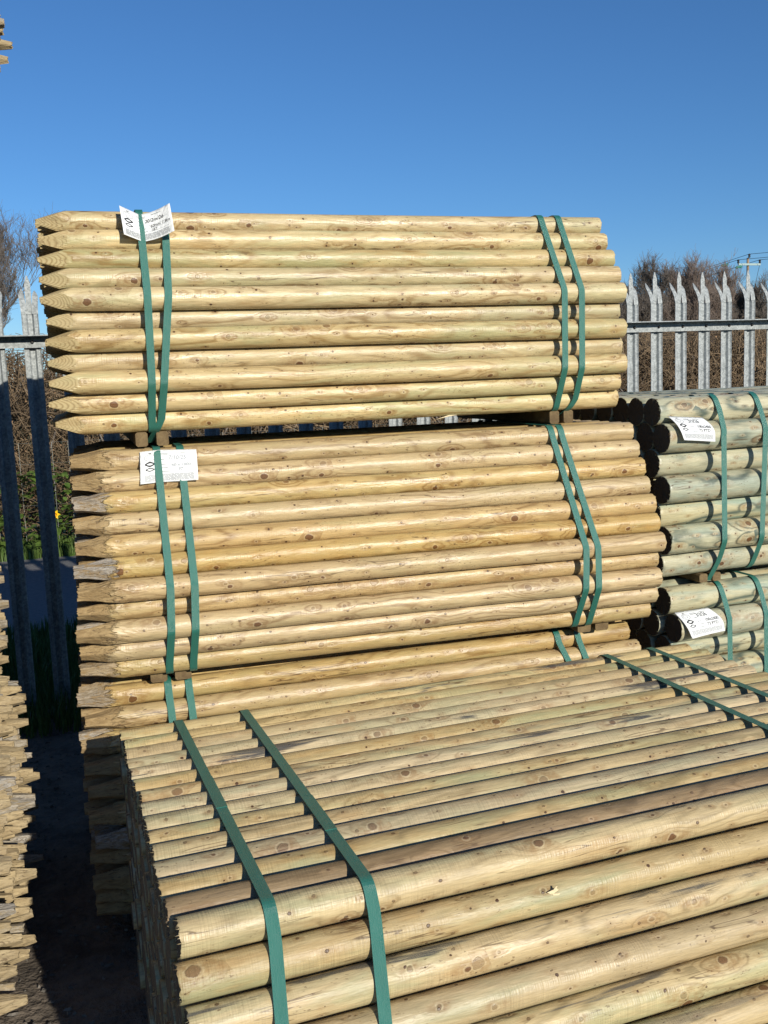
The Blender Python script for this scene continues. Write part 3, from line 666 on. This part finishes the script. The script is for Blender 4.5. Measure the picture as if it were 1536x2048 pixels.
# ------------------------------------------------------------------ palisade fence
FY = 4.80
fe = empty('palisade_fence', (3.076, FY, 0)); tag(fe, 'galvanised steel palisade fence with triple splayed points', 'fence')
def pale_geo():
    prof = [(-.0370, -.005), (-.0310, .0), (-.0165, .0), (-.0090, .013), (.0090, .013), (.0165, .0), (.0310, .0), (.0370, -.005)]
    # W section: outer wings, raised centre
    zs_body = [0.03, 0.5, 1.0, 1.5, 1.88]; V = []; F = []
    t = 0.0028; k = len(prof)
    for z in zs_body:
        for (x, y) in prof: V.append((x, y, z))
        for (x, y) in prof: V.append((x, y+t, z))
    for i in range(len(zs_body)-1):
        for j in range(k-1):
            a = i*2*k+j; F.append((a, a+1, a+1+2*k, a+2*k)); a += k; F.append((a+1, a, a+2*k, a+1+2*k))
        a = i*2*k; F.append((a, a+2*k, a+3*k, a+k)); a = i*2*k+k-1; F.append((a+2*k, a, a+k, a+3*k))
    F.append(tuple(range(k))+tuple(range(2*k-1, k-1, -1)))
    # prongs
    def prong(xl, xr, yl, yr, ztip, bend, side):
        b = len(V); zs = np.linspace(1.88, ztip, 9); n = 0
        for q, z in enumerate(zs):
            u = q/8; dy = bend*u**1.8; xc = (xl+xr)/2+side*0.010*u**1.6; hw = (xr-xl)/2*(1 if u < 0.80 else (1-(u-0.80)/0.23))
            if side: xc2 = xc-side*(0.006 if u > 0.72 else 0)*(u-.72)/.28
            else: xc2 = xc
            ym = (yl+yr)/2
            dip = -0.011 if side == 0 else 0
            V.extend([(xc2-hw, yl+dy, z), (xc2, ym+dy+dip*0.0, z), (xc2+hw, yr+dy, z), (xc2+hw, yr+dy+t, z), (xc2, ym+dy+t, z), (xc2-hw, yl+dy+t, z)]); n += 1
        for i in range(8):
            for j in range(6):
                a = b+i*6+j; a2 = b+i*6+(j+1) % 6; F.append((a, a2, a2+6, a+6))
        F.append(tuple(b+48+j for j in range(6)))
    prong(-.0130, .0130, .011, .011, 2.055, 0.004, 0)
    prong(-.0370, -.0110, -.003, .0, 2.000, 0.068, -1)
    prong(.0110, .0370, .0, -.003, 1.990, 0.052, 1)
    return np.array(V), F
PV, PF = pale_geo()
pm0 = None
for i in range(-27, 24):
    X = i*0.1585 if i < 0 else i*0.1575
    if pm0 is None:
        pm0 = mesh('pale', PV, PF, M_GALV, fe, False, None, (X, 0, 0)); o = pm0
    else:
        o = pm0.copy(); C.objects.link(o); o.parent = fe; o.location = (X+random.uniform(-.003, .003), random.uniform(-.002, .002), random.uniform(-.008, .008))
    o.rotation_euler = (0, random.uniform(-.0015, .0015), random.uniform(-.04, .04))
for zz in (CAM_H+0.210,):
    b = MB(); x0, x1 = -27*0.1585-0.1, 23*.1575+0.1
    P = [(-0.016, 0), (-0.016, .055), (-0.088, .055), (-0.088, .050), (-0.021, .050), (-0.021, 0)]
    V = [(x0, y, z+zz) for y, z in P]+[(x1, y, z+zz) for y, z in P]
    b.add(V, [tuple(range(6)), tuple(range(11, 5, -1))]+[(i, i+6, (i+1) % 6+6, (i+1) % 6) for i in range(6)])
    rail = b.obj('rail', M_GALV, fe)
    bolt0 = None
    for i in range(-27, 24):
        X = i*0.1585 if i < 0 else i*0.1575
        if bolt0 is None:
            b = MB(); b.tube([(0, -0.0205, 0), (0, -0.026, 0), (0, -0.030, 0)], [.0078, .0078, .004], 10); bolt0 = b.obj('bolt', M_DARK if zz > 1 else M_GALV, rail); bolt0.location = (X, 0, zz+0.026)
        else:
            o = bolt0.copy(); C.objects.link(o); o.parent = rail; o.location = (X, 0, zz+0.026)
for X in (-3.6, -0.85, 1.9):   # I-section posts of the fence
    b = MB(); b.box(X-.03, X+.03, -.001, .004, 0, 1.85); b.box(X-.004, X+.004, .004, .09, 0, 1.85); b.box(X-.03, X+.03, .09, .096, 0, 1.85)
    b.obj('fence_post', M_GALV, fe, loc=(0, 0.012, 0))

# ------------------------------------------------------------------ grass on the verge, undergrowth, hedge
def blades(name, lab, x0, x1, y0, y1, n, h, m, seed, wide=0.004, lean=0.4, z=0.0):
    r = np.random.default_rng(seed)
    bx = r.uniform(x0, x1, n); by = r.uniform(y0, y1, n); hh = h*r.uniform(0.4, 1.2, n); a = r.uniform(0, 6.28, n); l = r.uniform(0, lean, n)*hh
    w_ = wide*r.uniform(.6, 1.4, n); ca, sa = np.cos(a), np.sin(a)
    base = np.stack([bx, by, np.full(n, z)], 1); side = np.stack([-sa, ca, 0*a], 1)*w_[:, None]; out = np.stack([ca, sa, 0*a], 1)
    p0 = base-side; p1 = base+side; mid = base+out*(l*0.3)[:, None]; mid[:, 2] += hh*0.6; tp = base+out*l[:, None]; tp[:, 2] += hh
    V = np.stack([p0, p1, mid+side*0.7, mid-side*0.7, tp], 1).reshape(-1, 3); k = np.arange(n)*5
    F = [(i, i+1, i+2, i+3) for i in k]+[(i+3, i+2, i+4) for i in k]
    o = mesh(name, V, F, m, None, False); tag(o, lab, 'grass', None, 'stuff'); return o
blades('grass', 'dark grass growing along the foot of the steel fence', -2.0, 1.2, 4.9, 6.5, 16000, 0.11, M_BLADE, 3, z=-0.02)
blades('grass', 'rough green grass bank under the bare hedge', -3.0, 13.0, 9.6, 10.4, 52000, 0.12, M_BLADE, 4, 0.006, z=-0.03)
def leafclump(n, x0, x1, y0, y1, z0, z1, size, seed):
    r = np.random.default_rng(seed); V = []; F = []
    for i in range(n):
        c = np.array([r.uniform(x0, x1), r.uniform(y0, y1), z0+(z1-z0)*r.uniform(0, 1)**1.6]); a = r.uniform(0, 6.28); L = size*r.uniform(.5, 1.3); wd = L*r.uniform(.25, .42); pit = r.uniform(-.3, 1.0)
        d = np.array([math.cos(a)*math.cos(pit), math.sin(a)*math.cos(pit), math.sin(pit)]); s = np.array([-math.sin(a), math.cos(a), 0]); dn = np.array([0, 0, -1.])
        b = len(V)
        V += [c, c+d*L*.35+s*wd*.8+dn*L*.02, c+d*L*.75+s*wd*.6+dn*L*.12, c+d*L+dn*L*.3, c+d*L*.75-s*wd*.6+dn*L*.12, c+d*L*.35-s*wd*.8+dn*L*.02, c+d*L*.4+dn*L*.06, c+d*L*.75+dn*L*.17]
        F += [(b, b+1, b+6), (b, b+6, b+5), (b+1, b+2, b+7, b+6), (b+5, b+6, b+7, b+4), (b+2, b+3, b+7), (b+4, b+7, b+3)]
    return V, F
blades('grass', 'shaded tufts of grass on the yard side of the fence', -2.0, 1.2, 4.45, 4.80, 3500, 0.14, M_BLADE, 6, z=-0.01)
V1, F1 = leafclump(2200, -2.0, 1.8, 9.65, 10.2, -0.02, 0.80, 0.12, 5)
o = mesh('undergrowth', V1, F1, M_LEAF, None, False); tag(o, 'broad green dock leaves at the foot of the hedge', 'plants', None, 'stuff')

def hedge(name, lab, x0, x1, y0, y1, ht, n, seed, dens_top=0.0):
    r = np.random.default_rng(seed); mb_ = MB()
    for i in range(n):
        x = r.uniform(x0, x1); y = r.uniform(y0, y1); zb = ht*r.uniform(0, 0.9)**1.0
        L = r.uniform(0.3, 1.0); a = r.uniform(0, 6.28); el = r.normal(0.55, 0.55); p = np.array([x, y, zb]); d = np.array([math.cos(a)*math.cos(el), 0.5*math.sin(a)*math.cos(el), math.sin(el)])
        pts = [p]; 
        for q in range(4):
            d = d+r.normal(0, 0.22, 3); d /= np.linalg.norm(d); p = p+d*L/4; pts.append(p.copy())
        pts = np.array(pts); pts[:, 2] = np.clip(pts[:, 2], 0, ht+0.06*math.sin(x*2.3)+0.05*math.sin(x*7.1)+r.uniform(-.05, .10))
        w0 = r.uniform(0.003, 0.009); mb_.tube(pts, np.linspace(w0, w0*0.3, 5), 3, False)
    o = mb_.obj(name, M_TWIG, None, True); tag(o, lab, 'hedge'); return o
# thick stems
h1 = hedge('hedge', 'bare brown twiggy hedge beyond the path, behind the steel fence', -2.2, 10.8, 10.2, 11.3, 1.98, 21000, 8)
b = MB(); r = np.random.default_rng(9)
for i in range(90):
    x = r.uniform(-2.2, 10.8); y = r.uniform(10.3, 11.0); pts = [(x+r.normal(0, .04)*q, y, q*0.3) for q in range(7)]
    b.tube(pts, np.linspace(r.uniform(.015, .035), .008, 7), 5, False)
b.obj('stem', M_BARK, h1)
V = []; F = []
for i in range(5200):
    c = np.array([r.uniform(-2.2, 10.8), r.uniform(10.15, 10.7), r.uniform(0.1, 1.95)]); a = r.normal(0, 1, 3); a /= np.linalg.norm(a); q = np.cross(a, r.normal(0, 1, 3)); q /= np.linalg.norm(q); l = r.uniform(.012, .032)
    b_ = len(V); V += [c, c+a*l*.5+q*l*.35, c+a*l, c+a*l*.5-q*l*.35]; F.append((b_, b_+1, b_+2, b_+3))
lv = mesh('leaves', V, F, M_DEADLEAF, h1, False)
# daffodil
dfl = empty('daffodil', (-0.118, 9.62, -0.03)); tag(dfl, 'single yellow daffodil flowering at the foot of the hedge', 'flower')
b = MB(); b.tube([(0, 0, 0), (0.01, -.02, .2), (0.0, -0.03, .41)], [.004, .0035, .003], 5); b.obj('stem', M_LEAF, dfl)
b = MB()
for q in range(6):
    a = q*math.pi/3; c, s = math.cos(a), math.sin(a)
    b.add([(0, -.03, .41), (c*.022-s*.014, -.035, .41+s*.022+c*.014), (c*.048, -.04, .41+s*.048), (c*.022+s*.014, -.035, .41+s*.022-c*.014)], [(0, 1, 2, 3)])
b.obj('petals', M_YEL, dfl)
b = MB(); b.tube([(0, -.03, .41), (0, -.05, .41), (0, -.065, .41)], [.012, .014, .020], 8, False); b.obj('trumpet', M_YEL, dfl)
# stock wire along the hedge foot
wf = MB()
for zz in (0.25, 0.45, 0.65, 0.85, 1.05): wf.tube([(-2.5, 9.9, zz), (4, 9.9, zz-.01), (11, 9.9, zz)], .0016, 3, False)
for i in range(50): wf.tube([(-2.5+i*.15, 9.9, .1), (-2.5+i*.15, 9.9, 1.05)], .0014, 3, False)
o = wf.obj('wire_fence', M_TWINE); tag(o, 'thin wire stock fence in front of the hedge', 'fence')

# ------------------------------------------------------------------ bare trees
def tree(lab, loc, H, spread, seed, m, nlevel=5, trunk_r=0.18, lean=0.0, first=0.28, upr=0.55, group='bare trees beyond the hedge', tw=0.014, kids=5, nm='bare_tree', rise=0.25):
    r = np.random.default_rng(seed); e = empty(nm, loc); tag(e, lab, 'tree', group)
    T_ = MB(); K = MB()
    def branch(p, d, L, rad, lev, up_):
        n = 5 if lev < 2 else 4; pts = [p]; q = p.copy(); dd = d.copy()
        for i in range(n):
            dd = dd+r.normal(0, 0.13+0.03*lev, 3)+np.array([0, 0, up_*0.12]); dd /= np.linalg.norm(dd); q = q+dd*L/n; pts.append(q.copy())
        rads = np.linspace(rad, rad*0.45, n+1)
        (T_ if lev == 0 else K).tube(np.array(pts), rads, 6 if lev < 2 else 3, False)
        if lev >= nlevel: return
        nk = kids+(2 if lev == 0 else 0)+(1 if lev >= 2 else 0)
        for i in range(nk):
            t = r.uniform(first if lev == 0 else 0.15, 1.0); f = t*n; i0 = min(int(f), n-1); bp = pts[i0]+(pts[i0+1]-pts[i0])*(f-i0)
            a = r.uniform(0, 6.28); ax = np.array([math.cos(a), math.sin(a), 0.0]); tl = dd if i == 0 else (pts[i0+1]-pts[i0])/(L/n)
            nd = tl*upr+ax*spread*r.uniform(0.5, 1.1)+np.array([0, 0, rise]); nd /= np.linalg.norm(nd)
            branch(bp, nd, L*r.uniform(0.5, 0.78), max(rads[i0]*r.uniform(.45, .65), tw), lev+1, up_)
    branch(np.array([0., 0., 0.]), np.array([lean, 0, 1.0]), H*0.5, trunk_r, 0, 1.0)
    T_.obj('trunk', m, e, True); K.obj('crown', m, e, True)
    return e
tree('tall bare oak with forking grey limbs beyond the left end of the fence', (-3.3, 42, 0), 9.0, 0.62, 21, M_BARK, 6, 0.24, 0.05, tw=0.0065, kids=4, upr=0.8, first=0.35, rise=0.42)
tree('low russet leafless thicket tree beneath the tall left oak', (-4.2, 46, 0), 5.0, 0.9, 22, M_BARKR, 4, 0.12, 0.02, tw=0.012, kids=6, first=0.1)
specs = [(33.0, 51, 6.2, M_BARK, 'dark bare tree rising just right of the top pack', 0.75, 0.08),
         (35.2, 52, 7.7, M_BARK, 'tall dense grey-brown tree, second from the top pack', 0.6, 0.08),
         (37.6, 52, 7.4, M_BARKR, 'broad russet brushy tree in the middle of the right hand trees', 0.7, 0.03),
         (39.8, 53, 7.6, M_BARKR, 'russet tree with upright pale shoots left of the utility pole', 0.6, 0.03),
         (41.6, 52, 6.4, M_BARK, 'thin open bare tree close beside the utility pole', 0.6, 0.15),
         (44.3, 54, 5.6, M_BARK, 'bare tree behind the utility pole at the right frame edge', 0.8, 0.1),
         (38.8, 58, 6.8, M_BARK, 'smaller grey tree in the gap behind the russet trees', 0.8, 0.06)]
for i, (x, y, H, m, lab, sp, fst) in enumerate(specs):
    tree(lab, (x, y, 0), H, sp, 70+i, m, 5, 0.14, 0.0, fst, 0.75, tw=0.0105, kids=6)
b = MB(); r = np.random.default_rng(12)
for i in range(5200):
    x = r.uniform(-12, 62); y = r.uniform(55, 60); z = r.uniform(0, 2.4)*(1+0.3*math.sin(x*.6)); a = r.normal(1.2, .5)
    L = r.uniform(.8, 2); d = np.array([math.cos(a), r.normal(0, .3), abs(math.sin(a))]); b.tube([(x, y, z), np.array((x, y, z))+d*L*.5+r.normal(0, .1, 3), np.array((x, y, z))+d*L], [.05, .04, .015], 3, False)
o = b.obj('woodland', M_BARK); tag(o, 'distant dark brushwood along the far side of the field', 'woodland', None, 'stuff')

# loose gravel and bark scraps on the yard
r = np.random.default_rng(33); V = []; F = []
for i in range(2600):
    c = np.array([r.uniform(-1.0, 0.6), r.uniform(0.9, 4.6), -0.008]); R_ = r.uniform(.0025, .009); a = r.uniform(0, 6.28, 5); a.sort(); st = r.uniform(.6, 2.2) if i % 5 == 0 else 1.0; b_ = len(V)
    V += [c+np.array([math.cos(t)*R_*st, math.sin(t)*R_, 0]) for t in a]+[c+np.array([math.cos(t)*R_*.6*st, math.sin(t)*R_*.6, R_*r.uniform(.3, .9)]) for t in a]
    F += [(b_+k, b_+(k+1) % 5, b_+5+(k+1) % 5, b_+5+k) for k in range(5)]+[tuple(b_+5+k for k in range(5))]
o = mesh('gravel', V, F, M_STONE, None, False); tag(o, 'loose stone chips and bark scraps scattered over the yard dirt', 'gravel', None, 'stuff')

# ------------------------------------------------------------------ utility pole and wires
pe = empty('utility_pole', (48.1, 60, 0)); tag(pe, 'wooden electricity pole with a short pale crossarm above the trees', 'utility pole')
b = MB(); b.tube([(0, 0, 0), (0, 0, 4), (0, 0, 9.25)], [.14, .115, .09], 10); b.obj('pole', M_POLEW, pe, True)
b = MB(); b.box(-.95, .95, -.2, -.1, 8.70, 8.84); b.obj('crossarm', M_PALEARM, pe)
for (x, z) in ((-.95, 8.84), (.92, 8.84), (0, 9.25)):
    b = MB(); b.tube([(x, -.15, z), (x, -.15, z+.05), (x, -.15, z+.12), (x, -.15, z+.2), (x, -.15, z+.28)], [.05, .09, .06, .09, .04], 8); b.obj('insulator', M_DARK, pe)
for (x, z) in ((-2.3, 8.68), (-1.1, 8.55)):
    b = MB(); b.tube([(x-.3, -.4, z-.04), (x-.15, -.4, z-.02), (x, -.4, z), (x+.15, -.4, z+.03), (x+.3, -.4, z+.06)], [.04, .12, .07, .12, .04], 8); b.obj('strain_insulator', M_GREENGL, pe)
b = MB(); b.box(.45, .85, -.25, .1, 6.4, 7.0); b.tube([(.62, -.1, 7.0), (.62, -.1, 7.35)], [.07, .05], 8); b.tube([(.62, -.1, 7.35), (.75, -.1, 8), (.92, -.15, 8.8)], .018, 4); b.obj('transformer', M_DARK, pe)
b = MB(); b.box(-1.3, 1.0, -.12, -.04, 6.5, 6.62); b.tube([(-1.2, -.1, 6.6), (-1.2, -.1, 6.95)], [.08, .05], 6); b.obj('lower_arm', M_DARK, pe)
def wire(p, q, sag, rad=.016):
    p, q = np.array(p, float), np.array(q, float); t = np.linspace(0, 1, 24)[:, None]; P = p+(q-p)*t; P[:, 2] -= sag*4*(t*(1-t))[:, 0]; return P, rad
wr = MB()
for p, q, s in (((47.15, 59.85, 9.1), (30, 110, 8.9), 2.2), ((48.1, 59.9, 9.5), (31.5, 110, 9.3), 2.2), ((49.0, 59.85, 9.1), (33, 110, 8.9), 2.2),
                ((47.15, 59.85, 9.1), (64, 30, 10.5), .6), ((48.1, 59.9, 9.5), (65, 30, 10.9), .6), ((49.0, 59.85, 9.1), (66, 30, 10.5), .6)):
    P, rr_ = wire(p, q, s); wr.tube(P, rr_, 4, False)
o = wr.obj('overhead_wire', M_DARK, None); tag(o, 'thin dark power lines running past the utility pole', 'power line')

# a torn wood chip on the front pack, a sliver under the top pack
def chip(name, lab, loc, pts_list, cat='wood chip'):
    b = MB()
    for P in pts_list:
        P = np.array(P, float); n = len(P); b.add(np.concatenate([P, P+np.array([0, -.0012, .0006])]), [tuple(range(n)), tuple(range(2*n-1, n-1, -1))]+[(i, i+n, (i+1) % n+n, (i+1) % n) for i in range(n)])
    o = b.obj(name, M_SPL, None, loc=loc); tag(o, lab, cat); return o
chip('wood_chip', 'pale torn flake of wood lying on the front pack', (0.744, 1.4165, 0.620),
     [[(-.012, 0, .002), (.006, -.001, .007), (.010, -.001, .003), (-.002, 0, -.004)], [(-.004, -.001, -.001), (.013, -.002, -.003), (.010, -.002, -.006), (0, -.001, -.005)], [(-.001, -.001, .004), (.004, -.003, .012), (.007, -.003, .011), (.003, -.001, .003)]])
chip('wood_sliver', 'thin pale sliver hanging from the underside of the top pack', (1.117, 2.855, 1.381),
     [[(0, 0, 0), (.045, 0, .012), (.085, 0, .016), (.085, 0, .013), (.045, 0, .008)]])
